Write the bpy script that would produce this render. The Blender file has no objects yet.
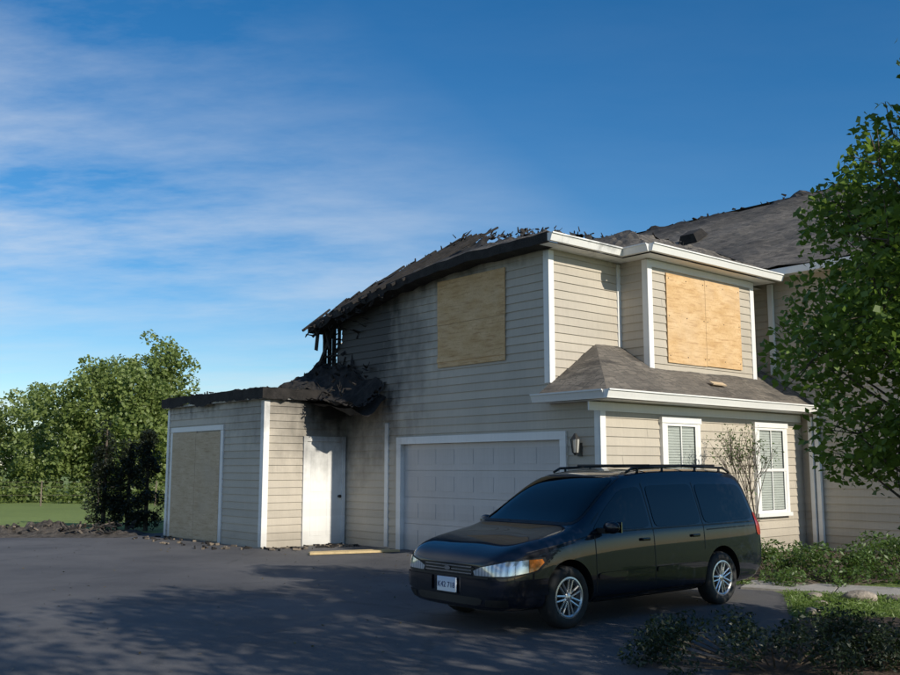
import bpy, bmesh, math, random
import numpy as np
from mathutils import Vector, Matrix, Euler, noise
from mathutils.bvhtree import BVHTree
random.seed(7); rng=np.random.default_rng(11)
S=bpy.context.scene
S.view_settings.view_transform='Standard'; S.view_settings.look='None'
S.view_settings.exposure=0; S.view_settings.gamma=1

# ---------------------------------------------------------------- materials
def newmat(name):
    m=bpy.data.materials.new(name); m.use_nodes=True
    nt=m.node_tree; b=nt.nodes['Principled BSDF']; return m,nt,b
def nd(nt,t,**k):
    n=nt.nodes.new(t)
    for a,v in k.items():
        if a.startswith('i_'):
            key=a[2:]
            key=int(key) if key.isdigit() else key.replace('_',' ')
            s=n.inputs[key]
            if isinstance(v,bpy.types.NodeSocket): nt.links.new(v,s)
            else: s.default_value=v
        else: setattr(n,a,v)
    return n
def C(r,g,b): return (r,g,b,1)
def coords(nt,kind='Object'): return nd(nt,'ShaderNodeTexCoord').outputs[kind]
def noise_(nt,vec,scale,detail=4,rough=.55):
    return nd(nt,'ShaderNodeTexNoise',i_Vector=vec,i_Scale=scale,i_Detail=detail,i_Roughness=rough).outputs['Fac']
def mp(nt,vec,scale=(1,1,1),loc=(0,0,0)):
    return nd(nt,'ShaderNodeMapping',i_Vector=vec,i_Scale=scale,i_Location=loc).outputs[0]
def ramp(nt,fac,a,b,ca=None,cb=None):
    n=nd(nt,'ShaderNodeMapRange',i_Value=fac); n.inputs[1].default_value=a; n.inputs[2].default_value=b
    return n.outputs[0]
def mix(nt,fac,a,b):
    n=nt.nodes.new('ShaderNodeMix'); n.data_type='RGBA'
    for s,v in ((n.inputs[0],fac),(n.inputs[6],a),(n.inputs[7],b)):
        if isinstance(v,bpy.types.NodeSocket): nt.links.new(v,s)
        else: s.default_value=v
    return n.outputs[2]
def math_(nt,op,a,b=0.0):
    n=nt.nodes.new('ShaderNodeMath'); n.operation=op
    for s,v in ((n.inputs[0],a),(n.inputs[1],b)):
        if isinstance(v,bpy.types.NodeSocket): nt.links.new(v,s)
        else: s.default_value=v
    return n.outputs[0]
def bump(nt,b,h,strength=.3,dist=.02):
    n=nd(nt,'ShaderNodeBump',i_Height=h); n.inputs['Strength'].default_value=strength; n.inputs['Distance'].default_value=dist
    nt.links.new(n.outputs[0],b.inputs['Normal'])
def simple(name,col,rough=.6,var=.15,scale=6,metal=0,coat=0,bmp=0):
    m,nt,b=newmat(name); co=coords(nt)
    n=noise_(nt,co,scale); n2=noise_(nt,co,scale*9)
    f=math_(nt,'ADD',math_(nt,'MULTIPLY',n,.6),math_(nt,'MULTIPLY',n2,.4))
    lo=C(*[c*(1-var*1.6) for c in col]); hi=C(*[min(1,c*(1+var*1.6)) for c in col])
    c=mix(nt,ramp(nt,f,.35,.65),lo,hi)
    nt.links.new(c,b.inputs['Base Color']); b.inputs['Roughness'].default_value=rough
    b.inputs['Metallic'].default_value=metal
    if coat: b.inputs['Coat Weight'].default_value=coat; b.inputs['Coat Roughness'].default_value=.05
    if bmp: bump(nt,b,n2,bmp,.02)
    return m
def soot_mask(nt,co,cent):
    n=noise_(nt,co,1.6,6,.65); n3=noise_(nt,mp(nt,co,(3,3,.6)),2.2,4)
    out=None
    for (c,s,r0,r1) in cent:
        d=nd(nt,'ShaderNodeVectorMath',operation='SUBTRACT',i_0=co,i_1=c)
        d2=nd(nt,'ShaderNodeVectorMath',operation='MULTIPLY',i_0=d.outputs[0],i_1=s)
        L=nd(nt,'ShaderNodeVectorMath',operation='LENGTH',i_0=d2.outputs[0]).outputs['Value']
        v=math_(nt,'ADD',L,math_(nt,'MULTIPLY',math_(nt,'SUBTRACT',n,.5),1.8))
        v=math_(nt,'ADD',v,math_(nt,'MULTIPLY',math_(nt,'SUBTRACT',n3,.5),.8))
        q=nd(nt,'ShaderNodeMapRange',i_Value=v); q.inputs[1].default_value=r0;q.inputs[2].default_value=r1
        q.inputs[3].default_value=1;q.inputs[4].default_value=0
        out=q.outputs[0] if out is None else math_(nt,'MAXIMUM',out,q.outputs[0])
    return out
SOOT=[((0,7.5,4.5),(1,.85,.95),1.6,3.2),((-1,7.2,3.2),(.30,.35,2.0),.15,1.0),((-2,9.6,3.2),(.3,.25,2.2),.25,.95),
      ((0,5.4,5.5),(1,.30,1.8),.2,1.3),((1.8,1.0,5.6),(.4,1,2.5),.0,.8),((0,5.6,2.9),(1,1.2,1.0),.0,1.0)]
def sooty(name,col,rough=.55,var=.1,grain=False,extra_bump=.1):
    m,nt,b=newmat(name); co=coords(nt)
    n=noise_(nt,co,1.3,5); n2=noise_(nt,mp(nt,co,(14,14,.9)),2,3)
    sep=nd(nt,'ShaderNodeSeparateXYZ',i_0=co)
    row=math_(nt,'FLOOR',math_(nt,'DIVIDE',sep.outputs[2],.15))
    wn=nd(nt,'ShaderNodeTexWhiteNoise',noise_dimensions='1D',i_W=row).outputs['Value']
    f=math_(nt,'ADD',math_(nt,'MULTIPLY',n,.5),math_(nt,'ADD',math_(nt,'MULTIPLY',n2,.3),math_(nt,'MULTIPLY',wn,.2)))
    c=mix(nt,ramp(nt,f,.3,.7),C(*[x*(1-var*1.5) for x in col]),C(*[x*(1+var) for x in col]))
    dz=ramp(nt,math_(nt,'ADD',sep.outputs[2],math_(nt,'MULTIPLY',n,.5)),.75,.2)
    c=mix(nt,math_(nt,'MULTIPLY',dz,.35),c,C(.10,.085,.065))
    sm=soot_mask(nt,co,SOOT)
    c=mix(nt,math_(nt,'MULTIPLY',sm,.97),c,C(.012,.011,.010))
    nt.links.new(c,b.inputs['Base Color']); b.inputs['Roughness'].default_value=rough
    bump(nt,b,noise_(nt,mp(nt,co,(2,2,30)),6,4),extra_bump,.01)
    return m
M={}
M['siding']=sooty('siding_paint',(.45,.405,.335))
M['trim']=sooty('white_trim',(.76,.76,.74),.45,.06)
M['gdoor']=sooty('garage_door_white',(.52,.50,.49),.4,.08)
M['char']=simple('charred_wood',(.016,.014,.013),.9,.5,5,bmp=.8)
M['dark']=simple('dark_interior',(.012,.012,.012),.9,.2)
M['black_metal']=simple('black_metal',(.02,.02,.02),.4,.2)
M['lampglass']=simple('lantern_glass',(.35,.35,.33),.15,.1)
M['concrete']=simple('concrete',(.33,.31,.28),.85,.15,3,bmp=.3)
M['curtain']=simple('window_blind',(.6,.6,.57),.8,.05)
def shingle():
    m,nt,b=newmat('asphalt_shingles'); uv=coords(nt,'UV'); co=coords(nt)
    br=nd(nt,'ShaderNodeTexBrick',i_Vector=uv,i_Scale=1.0); br.inputs['Brick Width'].default_value=.30
    br.inputs['Row Height'].default_value=.14; br.inputs['Mortar Size'].default_value=.010
    br.inputs['Color1'].default_value=C(.185,.160,.13); br.inputs['Color2'].default_value=C(.085,.073,.06)
    br.inputs['Mortar'].default_value=C(.04,.036,.033); br.inputs['Bias'].default_value=-.1
    n=noise_(nt,co,.9,6,.65); n2=noise_(nt,co,40,2); n5=noise_(nt,mp(nt,co,(.6,.6,2)),2.2,5,.7)
    c=mix(nt,ramp(nt,n,.45,.72),br.outputs['Color'],C(.07,.062,.054))
    c=mix(nt,math_(nt,'MULTIPLY',n2,.45),c,C(.20,.18,.155))
    c=mix(nt,math_(nt,'MULTIPLY',ramp(nt,n5,.50,.66),.8),c,C(.04,.036,.033))
    sm=soot_mask(nt,co,[((.5,8,5.5),(.7,.5,1),.8,2.8),((1,5.5,6.2),(.5,.3,.8),.5,1.6),((3,3.0,6.7),(.2,.5,1.2),.3,1.5),((11.8,7,9),(.6,.14,.8),.2,1.2)])
    c=mix(nt,math_(nt,'MULTIPLY',sm,.93),c,C(.012,.011,.011))
    nt.links.new(c,b.inputs['Base Color']); b.inputs['Roughness'].default_value=.9
    h=math_(nt,'ADD',br.outputs['Fac'],math_(nt,'MULTIPLY',n2,-.6)); bump(nt,b,math_(nt,'MULTIPLY',h,-1),.7,.02)
    return m
M['shingle']=shingle()
def plymat(name,a,b1,d1,d2,p):
    m,nt,b=newmat(name); co=coords(nt,'UV')
    n=noise_(nt,mp(nt,co,(1,2.5,1)),2.5,6,.65); n2=noise_(nt,co,28,3); n3=noise_(nt,mp(nt,co,(1,9,1)),3,4); n4=noise_(nt,co,1.1,3)
    c=mix(nt,ramp(nt,n,.35,.7),C(*a),C(*b1))
    c=mix(nt,ramp(nt,n3,.52,.75),c,C(*d1))
    c=mix(nt,ramp(nt,n2,.55,.75),c,C(*d2))
    c=mix(nt,math_(nt,'MULTIPLY',ramp(nt,n4,.5,.75),.4),c,C(*p))
    nt.links.new(c,b.inputs['Base Color']); b.inputs['Roughness'].default_value=.8
    bump(nt,b,n2,.2,.01); return m
M['ply']=plymat('plywood_sheet',(.52,.33,.15),(.68,.48,.27),(.36,.20,.08),(.42,.25,.11),(.60,.47,.33))
M['ply2']=plymat('weathered_plywood',(.46,.35,.22),(.60,.48,.33),(.36,.25,.15),(.38,.27,.17),(.5,.43,.34))
def glassmat():
    m=bpy.data.materials.new('window_glass'); m.use_nodes=True; nt=m.node_tree; nt.nodes.clear()
    o=nd(nt,'ShaderNodeOutputMaterial'); t=nd(nt,'ShaderNodeBsdfTransparent',i_Color=C(.8,.84,.84)); g=nd(nt,'ShaderNodeBsdfGlossy',i_Roughness=.03)
    mx=nd(nt,'ShaderNodeMixShader'); f=nd(nt,'ShaderNodeLayerWeight',i_Blend=.25)
    nt.links.new(math_(nt,'ADD',math_(nt,'MULTIPLY',f.outputs['Fresnel'],.8),.06),mx.inputs[0]); nt.links.new(t.outputs[0],mx.inputs[1]); nt.links.new(g.outputs[0],mx.inputs[2])
    nt.links.new(mx.outputs[0],o.inputs[0]); return m
M['glass']=glassmat()

# ---------------------------------------------------------------- mesh builder
def empty(name,loc=(0,0,0),rz=0,sc=1):
    e=bpy.data.objects.new(name,None); S.collection.objects.link(e); e.location=loc; e.rotation_euler=(0,0,rz); e.scale=(sc,)*3
    e.empty_display_size=.3; return e
class MB:
    def __init__(s): s.v=[];s.f=[];s.m=[];s.mats=[]
    def mi(s,mat):
        if mat not in s.mats: s.mats.append(mat)
        return s.mats.index(mat)
    def poly(s,pts,mat):
        k=len(s.v); s.v+= [tuple(p) for p in pts]; s.f.append(tuple(range(k,k+len(pts)))); s.m.append(s.mi(mat))
    def hexa(s,P,mat):
        k=len(s.v); s.v+=[tuple(p) for p in P]; i=s.mi(mat)
        for q in ((0,3,2,1),(4,5,6,7),(0,1,5,4),(1,2,6,5),(2,3,7,6),(3,0,4,7)):
            s.f.append(tuple(k+j for j in q)); s.m.append(i)
    def box(s,x0,x1,y0,y1,z0,z1,mat):
        x0,x1=sorted((x0,x1)); y0,y1=sorted((y0,y1)); z0,z1=sorted((z0,z1))
        s.hexa([(x0,y0,z0),(x1,y0,z0),(x1,y1,z0),(x0,y1,z0),(x0,y0,z1),(x1,y0,z1),(x1,y1,z1),(x0,y1,z1)],mat)
    def rbox(s,c,d,rot,mat,taper=0):
        R=Euler(rot).to_matrix(); c=Vector(c); P=[]
        for z in (-1,1):
            for x,y in ((-1,-1),(1,-1),(1,1),(-1,1)):
                t=1-taper*(z>0)
                P.append(c+R@Vector((x*d[0]/2*t,y*d[1]/2*t,z*d[2]/2)))
        s.hexa(P,mat)
    def cyl(s,p0,p1,r0,r1,mat,n=8,caps=True):
        p0=Vector(p0);p1=Vector(p1); d=(p1-p0)
        if d.length<1e-6: return
        d.normalize(); a=d.orthogonal().normalized(); b=d.cross(a); k=len(s.v); i=s.mi(mat)
        for p,r in ((p0,r0),(p1,r1)):
            for j in range(n):
                t=2*math.pi*j/n; s.v.append(tuple(p+(a*math.cos(t)+b*math.sin(t))*r))
        for j in range(n):
            s.f.append((k+j,k+(j+1)%n,k+n+(j+1)%n,k+n+j)); s.m.append(i)
        if caps:
            s.f.append(tuple(k+j for j in reversed(range(n)))); s.m.append(i)
            s.f.append(tuple(k+n+j for j in range(n))); s.m.append(i)
    def build(s,name,parent=None,smooth=False,bevel=0):
        me=bpy.data.meshes.new(name); me.from_pydata(s.v,[],s.f); 
        for m in s.mats: me.materials.append(m)
        me.polygons.foreach_set('material_index',s.m)
        if smooth: me.polygons.foreach_set('use_smooth',[True]*len(s.f))
        uv=me.uv_layers.new(name='UVMap')
        for p in me.polygons:
            n=p.normal
            if abs(n.z)>.98: h=Vector((1,0,0)); w=Vector((0,1,0))
            else:
                h=Vector((0,0,1)).cross(n).normalized(); w=n.cross(h)
            for li in p.loop_indices:
                co=me.vertices[me.loops[li].vertex_index].co
                uv.data[li].uv=(co.dot(h),co.dot(w))
        o=bpy.data.objects.new(name,me); S.collection.objects.link(o)
        if parent: o.parent=parent
        if bevel:
            b=o.modifiers.new('bevel','BEVEL'); b.width=bevel; b.segments=2; b.limit_method='ANGLE'
        return o

# ---------------------------------------------------------------- house
HA=math.radians(40.8)
house=empty('damaged_house',(2.40,15.22,0),HA)
LAP=.15
def siding(B,p,q,n,z0,z1,mat=None):
    mat=mat or M['siding']; p=Vector((*p,0));q=Vector((*q,0));n=Vector((*n,0))
    d=(q-p)
    if d.cross(Vector((0,0,1))).dot(n)<0: p,q=q,p
    k=math.floor(z0/LAP+1e-6); z=k*LAP
    while z<z1-1e-6:
        zb=max(z,z0); zt=min(z+LAP,z1)
        ob=.022-.018*(zb-z)/LAP; ot=.022-.018*(zt-z)/LAP
        Z=lambda v,zz:(v.x,v.y,zz)
        a=Z(p+n*ob,zb);b=Z(q+n*ob,zb);c=Z(q+n*ot,zt);e=Z(p+n*ot,zt)
        B.poly([a,b,c,e],mat)
        B.poly([Z(p,zb),Z(q,zb),b,a],mat)
        z+=LAP
NA=(-1,0);NB=(0,-1)
W=MB()
siding(W,(0,0),(0,.70),NA,0,2.66)
siding(W,(0,.70),(0,1.08),NA,2.2,2.66)
siding(W,(0,1.08),(0,5.26),NA,2.2,5.36)
siding(W,(0,5.26),(0,6.2),NA,0,5.27)
siding(W,(0,6.2),(0,7.0),NA,0,5.12)
siding(W,(0,7.0),(0,7.3),NA,0,5.0)
siding(W,(0,7.3),(0,7.45),NA,0,4.3)
siding(W,(0,7.3),(0,7.5),NA,4.6,4.95)
siding(W,(0,7.45),(0,7.62),NA,0,3.9)
siding(W,(0,0),(6.2,0),NB,0,2.66)
siding(W,(0,1.08),(1.9,1.08),NB,3.0,5.36)
siding(W,(5.3,1.08),(6.2,1.08),NB,3.0,5.36)
siding(W,(1.9,.44),(5.3,.44),NB,3.0,5.36)
siding(W,(1.9,.44),(1.9,1.08),NA,3.0,5.36)
siding(W,(5.3,.44),(5.3,1.08),(1,0),3.0,5.36)
siding(W,(-2,7.1),(0,7.1),NB,0,3.05)
siding(W,(-2,7.1),(-2,11.6),NA,0,3.05)
siding(W,(-2,11.6),(6.2,11.6),(0,1),0,3.05)
siding(W,(2.8,8.05),(6.2,8.05),(0,1),3.2,5.3)
siding(W,(6.2,-4.35),(6.2,1.08),NA,0,5.55)
siding(W,(6.2,7),(6.2,15),NA,0,5.55)
siding(W,(6.2,-4.35),(17.6,-4.35),NB,0,5.55)
siding(W,(17.6,-4.35),(17.6,15),(1,0),0,5.55)
siding(W,(6.2,15),(17.6,15),(0,1),0,5.55)
for k in range(3,36):
    for (a0,a1,y,z0,z1) in ((0.1,6.1,0,.1,2.5),(1.95,5.25,.44,3.4,5.2)):
        z=k*LAP
        if z0<z<z1-LAP:
            x=a0+((k*1.37)%1)*(a1-a0)
            W.poly([(x,y-.0235,z+.004),(x+.004,y-.0235,z+.004),(x+.004,y-.006,z+LAP-.002),(x,y-.006,z+LAP-.002)],M['dark'])
W.build('siding_walls',house)
T=MB(); t=M['trim']
def corner(a,b,z0,z1,w=.10,na=-1,nb=-1):
    T.box(a+na*.032,a-na*w,b+nb*.032,b+nb*.004,z0,z1,t)
    T.box(a+na*.032,a+na*.004,b+nb*.003,b-nb*w,z0,z1,t)
corner(0,0,.05,2.64); corner(0,1.08,3.02,5.32); corner(1.9,.44,3.3,5.32); corner(-2,7.1,.03,2.96)
corner(5.3,.44,3.3,5.32,.10,1,-1)
T.box(1.80,1.895,1.044,1.075,3.4,5.32,t)
T.box(-.032,-.004,5.56,5.68,.03,2.5,t)
T.box(-2.032,-2.004,11.5,11.6,.03,2.95,t)
T.box(6.1,6.168,.45,.56,3.5,5.4,t); T.box(6.09,6.168,-.42,-.33,.03,2.7,t)
corner(6.2,-4.35,.05,5.5)
T.box(-.30,6.15,-.035,-.004,2.50,2.64,t)
T.box(1.95,5.25,.405,.436,5.20,5.33,t)
g0,g1,gt=.70,5.26,2.2
T.box(-.055,.10,g0,g0+.14,.0,gt-.14,t); T.box(-.055,.10,g1-.14,g1,.0,gt-.14,t); T.box(-.058,.10,g0,g1,gt-.14,gt,t)
T.box(-1.09,-1.0,7.045,7.10,0,2.14,t);T.box(-.13,-.04,7.045,7.10,0,2.14,t);T.box(-1.092,-.038,7.042,7.10,2.14,2.25,t)
T.build('white_trim',house,bevel=.004)
G=MB(); gy0,gy1,gz=g0+.14,g1-.14,gt-.14
G.box(.06,.10,gy0,gy1,0,gz,M['gdoor'])
rows=4; rh=gz/rows; ncol=8; cw=(gy1-gy0)/ncol
for r in range(rows):
    G.box(.045,.058,gy0+.005,gy1-.005,r*rh+.005,(r+1)*rh-.005,M['gdoor'])
    for c in range(ncol):
        G.box(.040,.043,gy0+c*cw+.09,gy0+(c+1)*cw-.09,r*rh+.12,(r+1)*rh-.12,M['gdoor'])
G.build('garage_door',house,bevel=.004)
D=MB()
D.box(-.998,-.132,7.065,7.085,.02,2.138,M['trim'])
for (x0,x1,z0,z1) in ((-.9,-.62,.2,.95),(-.5,-.23,.2,.95),(-.9,-.62,1.1,1.95),(-.5,-.23,1.1,1.95)):
    D.box(x0,x1,7.061,7.064,z0,z1,M['trim'])
D.cyl((-.20,7.06,1.0),(-.20,7.0,1.0),.03,.035,M['black_metal'],12)
D.build('side_door',house,bevel=.003)
P=MB(); pm=M['ply']
P.box(-.045,-.024,2.12,4.0,4.32,5.18,pm); P.box(-.044,-.023,2.13,3.99,3.50,4.315,pm)
P.box(-.056,-.046,2.12,4.0,3.60,3.68,pm)
P.box(2.40,3.6,.395,.418,3.49,5.14,pm); P.box(3.605,4.79,.393,.416,3.50,5.15,pm)
for z in (3.62,4.35,5.05):
    for x in (2.46,3.0,3.54,3.66,4.2,4.73): P.cyl((x,.39,z),(x,.396,z),.012,.012,M['black_metal'],6)
P.box(-2.05,-2.026,8.9,10.05,.04,2.38,M['ply2']); P.box(-2.052,-2.028,10.055,11.25,.03,2.40,M['ply2'])
P.build('plywood_boards',house)
PT=MB()
for b0,b1 in ((8.78,8.9),(11.25,11.37)): PT.box(-2.04,-2.005,b0,b1,.02,2.4,t)
PT.box(-2.043,-2.004,8.78,11.37,2.41,2.52,t)
PT.build('annex_opening_trim',house)
def window(a0,a1,z0,z1,y,name):
    B=MB(); w=.10
    B.box(a0,a0+w,y-.075,y,z0,z1,t);B.box(a1-w,a1,y-.075,y,z0,z1,t)
    B.box(a0-.02,a1+.02,y-.09,y,z1,z1+.10,t);B.box(a0-.03,a1+.03,y-.11,y,z0-.07,z0,t)
    ia0,ia1=a0+w,a1-w; zm=(z0+z1)/2
    B.box(ia0,ia1,y-.028,y-.022,z0,z1,M['dark'])
    k=z0+.06
    while k<z1-.02:
        B.box(ia0+.03,ia1-.03,y-.036,y-.030,k,k+.040,M['curtain']); k+=.046
    B.poly([(ia0,y-.05,z0),(ia1,y-.05,z0),(ia1,y-.05,z1),(ia0,y-.05,z1)],M['glass'])
    for s0,s1,dy in ((z0,zm+.02,.0),(zm-.02,z1,.008)):
        B.box(ia0,ia0+.05,y-.064-dy,y-.052-dy,s0,s1,t);B.box(ia1-.05,ia1,y-.064-dy,y-.052-dy,s0,s1,t)
        B.box(ia0+.05,ia1-.05,y-.064-dy,y-.052-dy,s0,s0+.05,t);B.box(ia0+.05,ia1-.05,y-.064-dy,y-.052-dy,s1-.05,s1,t)
    B.box((ia0+ia1)/2-.012,(ia0+ia1)/2+.012,y-.063,y-.051,z0+.05,z1-.05,t)
    B.build(name,house)
window(1.52,2.62,.75,2.36,0,'window_lower_1'); window(4.38,5.52,.75,2.36,0,'window_lower_2')
window(8.5,9.8,.8,2.3,-4.35,'window_main_1');window(11,12.3,.8,2.3,-4.35,'window_main_2')
window(8.5,9.8,3.6,5.0,-4.35,'window_main_3');window(11,12.3,3.6,5.0,-4.35,'window_main_4')
B=MB()
B.box(6.12,6.17,-3.3,-2.1,3.6,5.0,t); B.box(6.105,6.118,-3.2,-2.2,3.7,4.9,M['dark']); B.box(6.095,6.103,-3.2,-2.2,4.26,4.32,t)
B.build('side_windows',house)

# --- roofs
R=MB(); sh=M['shingle']; ch=M['char']
U=random.uniform
def sag(a,b):
    if b<2.5: return 0
    return .75*((b-2.5)/5.6)**1.6*max(0.15,1-(a+.35)/2.4*.75)
def gridsurf(B,P00,P10,P11,P01,nu,nv,mat,disp=None,kill=None):
    P=[Vector(p) for p in (P00,P10,P11,P01)]; pts={}
    for i in range(nu+1):
        for j in range(nv+1):
            s=i/nu;r=j/nv
            p=(P[0]*(1-s)+P[1]*s)*(1-r)+(P[3]*(1-s)+P[2]*s)*r
            if disp: p=disp(p,s,r)
            pts[i,j]=p
    for i in range(nu):
        for j in range(nv):
            if kill and kill((i+.5)/nu,(j+.5)/nv): continue
            B.poly([pts[i,j],pts[i+1,j],pts[i+1,j+1],pts[i,j+1]],mat)
E0=5.5;TZ=6.75;TR=6.36;TF=6.72
def rag(p,r):
    if r<.55: return 0
    k=(r-.55)/.45
    return (noise.noise(p*2.3)*.26+noise.noise(p*6.1)*.16)*k
def dW1(p,s,r):
    q=p.copy(); q.z-=sag(p.x,p.y); q.z+=noise.noise(p*1.7)*.07+noise.noise(p*6)*.04*(r>.1)+rag(p,r); return q
def kW1(s,r):
    hole=noise.noise(Vector((s*9,r*4,2.2)))
    if s>.72 and hole>.12: return True
    if r>.62 and hole>.2: return True
    if r>.85 and random.random()<.3: return True
    if s>.9 and random.random()<.2: return True
    return False
gridsurf(R,(-.35,.73,E0),(-.35,8.12,E0),(2.05,5.72,TZ),(2.05,3.13,TR),80,28,sh,dW1,kW1)
def dF(p,s,r):
    q=p.copy(); q.z+=noise.noise(p*2)*.06+noise.noise(p*5)*.03*min(1,r*4)+rag(p,r)*1.2; return q
gridsurf(R,(7.8,.73,E0),(-.35,.73,E0),(2.05,3.13,TR),(7.8,3.13,TF),80,22,sh,dF,lambda s,r:(r>.65 and (random.random()<.2 or noise.noise(Vector((s*12,r*4,0)))>.18)))
gridsurf(R,(-.35,8.12,E0),(7.8,8.12,E0),(7.8,5.72,TZ),(2.05,5.72,TZ),30,10,sh,dW1,lambda s,r:random.random()<.12)
gridsurf(R,(-.2,.85,E0-.10),(-.2,8.0,E0-.10),(2.05,5.72,TZ-.20),(2.05,3.13,TR-.18),40,12,ch,dW1)
gridsurf(R,(2.0,3.0,TR-.2),(2.0,5.8,TZ-.2),(8,5.8,TZ-.2),(8,3.0,TF-.2),30,20,ch,lambda p,s,r:p+Vector((0,0,noise.noise(p*1.5)*.25+noise.noise(p*5)*.1)))
gridsurf(R,(7.8,.8,E0-.05),(-.2,.8,E0-.05),(2.05,3.0,TR-.14),(7.8,3.0,TF-.14),10,4,ch)
n=40
for i in range(n):
    b0=.73+(8.12-.73)*i/n;b1=.73+(8.12-.73)*(i+1)/n
    e=lambda b:E0-sag(-.35,b)+noise.noise(Vector((0,b*2,0)))*.03
    z0=e(b0);z1=e(b1); k0=min(1,max(0,(b0-3)/3)); 
    h0=.16+.10*noise.noise(Vector((3,b0*3,0)))*k0; h1=.16+.10*noise.noise(Vector((3,b1*3,0)))*k0
    R.hexa([(-.38,b0,z0-h0),(-.34,b0,z0-h0),(-.34,b1,z1-h1),(-.38,b1,z1-h1),(-.38,b0,z0+.01),(-.34,b0,z0+.01),(-.34,b1,z1+.01),(-.38,b1,z1+.01)],ch)
    R.poly([(-.34,b0,z0-h0),(-.001,b0,z0-h0),(-.001,b1,z1-h1),(-.34,b1,z1-h1)],ch)
R.poly([(-.34,.73,5.345),(6.2,.73,5.345),(6.2,1.08,5.345),(-.34,1.08,5.345)],t)
BE=5.5
bz=6.06
dB=lambda p,s,r:p+Vector((0,0,(noise.noise(p*2)*.06+noise.noise(p*6)*.06)*min(1,r*3)))
gridsurf(R,(1.55,.1,BE),(5.75,.1,BE),(5.2,1.15,bz),(2.35,1.15,bz),40,12,sh,dB,lambda s,r:(r>.7 and random.random()<.3))
gridsurf(R,(1.55,1.25,BE+.05),(1.55,.1,BE),(2.35,1.15,bz),(2.35,2.2,bz-.02),10,8,sh,dB)
R.poly([(5.75,.1,BE),(5.75,1.25,BE+.05),(5.2,2.2,bz-.02),(5.2,1.15,bz)],sh)
gridsurf(R,(2.35,1.15,bz-.05),(5.2,1.15,bz-.05),(5.2,2.2,bz-.05),(2.35,2.2,bz-.05),16,6,ch,dB)
gridsurf(R,(1.6,.15,BE-.04),(5.7,.15,BE-.04),(5.2,1.15,bz-.08),(2.35,1.15,bz-.08),4,3,ch)
R.poly([(1.58,.12,5.343),(5.72,.12,5.343),(5.72,1.08,5.342),(1.58,1.08,5.342)],t)
dS=lambda p,s,r:p+Vector((0,0,noise.noise(p*1.6)*.025+noise.noise(p*5)*.012))
gridsurf(R,(-.32,-.42,2.8),(6.19,-.42,2.8),(6.19,1.08,3.8),(1.2,1.08,3.8),40,10,sh,dS)
gridsurf(R,(-.32,1.08,2.8),(-.32,-.42,2.8),(1.2,1.08,3.8),(1.19,1.08,3.8),12,12,sh,dS)
R.poly([(-.32,1.085,2.8),(1.2,1.085,3.8),(0,1.085,2.7),(-.3,1.085,2.7)],t)
R.poly([(-.3,-.4,2.665),(6.19,-.4,2.665),(6.19,0,2.665),(-.3,0,2.665)],t)
R.poly([(-.3,0,2.665),(0,0,2.665),(0,1.1,2.665),(-.3,1.1,2.665)],t)
MR=[(5.8,-4.75,5.65),(5.8,16,5.65),(12,16,9.0),(12,1.45,9.0)]
gridsurf(R,*MR,90,30,sh,lambda p,s,r:p+Vector((0,0,noise.noise(p*.8)*.07+noise.noise(p*4)*.025+(noise.noise(p*2.5)*.2 if r>.97 else 0))))
R.poly([(18.2,-4.75,5.65),(5.8,-4.75,5.65),(12,1.45,9.0)],sh)
R.poly([(18.2,16,5.65),(18.2,-4.75,5.65),(12,1.45,9.0),(12,16,9.0)],sh)
R.poly([(5.8,16,5.65),(18.2,16,5.65),(12,16,9.0)],M['siding'])
R.box(5.78,5.83,-4.75,16,5.5,5.64,t); R.poly([(5.83,-4.7,5.52),(6.2,-4.7,5.52),(6.2,16,5.52),(5.83,16,5.52)],t)
R.box(5.83,18.2,-4.77,-4.72,5.5,5.64,t)
R.box(-2.10,6.2,7.0,11.70,2.99,3.04,t)
def strip(p,q,off):
    L=math.hypot(q[0]-p[0],q[1]-p[1]); k=int(L/.07)
    f=lambda s:(p[0]+(q[0]-p[0])*s+off[0]*noise.noise(Vector((s*L*3,1,0)))*.03,p[1]+(q[1]-p[1])*s+off[1]*noise.noise(Vector((s*L*3,1,0)))*.03)
    zt=lambda s:3.215+noise.noise(Vector((s*L*2,4,0)))*.03+noise.noise(Vector((s*L*9,4,0)))*.02
    zb=lambda s:3.0+noise.noise(Vector((s*L*1.3,8,0)))*.09+noise.noise(Vector((s*L*7,8,0)))*.05
    for i in range(k):
        a,b=i/k,(i+1)/k; A=f(a);Bq=f(b)
        R.poly([(*A,zb(a)),(*Bq,zb(b)),(*Bq,zt(b)),(*A,zt(a))],ch)
strip((-2.14,6.96),(.05,6.96),(0,1)); strip((-2.14,6.96),(-2.14,11.75),(1,0))
gridsurf(R,(-2.14,6.96,3.2),(6.2,6.96,3.2),(6.2,11.74,3.2),(-2.14,11.74,3.2),80,50,ch,lambda p,s,r:p+Vector((0,0,noise.noise(p*2)*.05+noise.noise(p*6)*.05)))
R.build('roof',house)
Gt=MB()
def gutter_a(a0,a1,b,z):
    Gt.hexa([(a0,b-.07,z-.13),(a1,b-.07,z-.13),(a1,b,z-.13),(a0,b,z-.13),(a0,b-.115,z),(a1,b-.115,z),(a1,b,z),(a0,b,z)],t)
    Gt.box(a0,a1,b-.128,b-.105,z-.015,z+.008,t)
def gutter_b(b0,b1,a,z):
    Gt.hexa([(a-.07,b0,z-.13),(a,b0,z-.13),(a,b1,z-.13),(a-.07,b1,z-.13),(a-.115,b0,z),(a,b0,z),(a,b1,z),(a-.115,b1,z)],t)
    Gt.box(a-.128,a-.105,b0,b1,z-.015,z+.008,t)
gutter_a(-.40,1.50,.72,5.49); gutter_a(1.50,5.80,.09,5.49); gutter_b(.09,.72,1.545,5.488)
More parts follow.
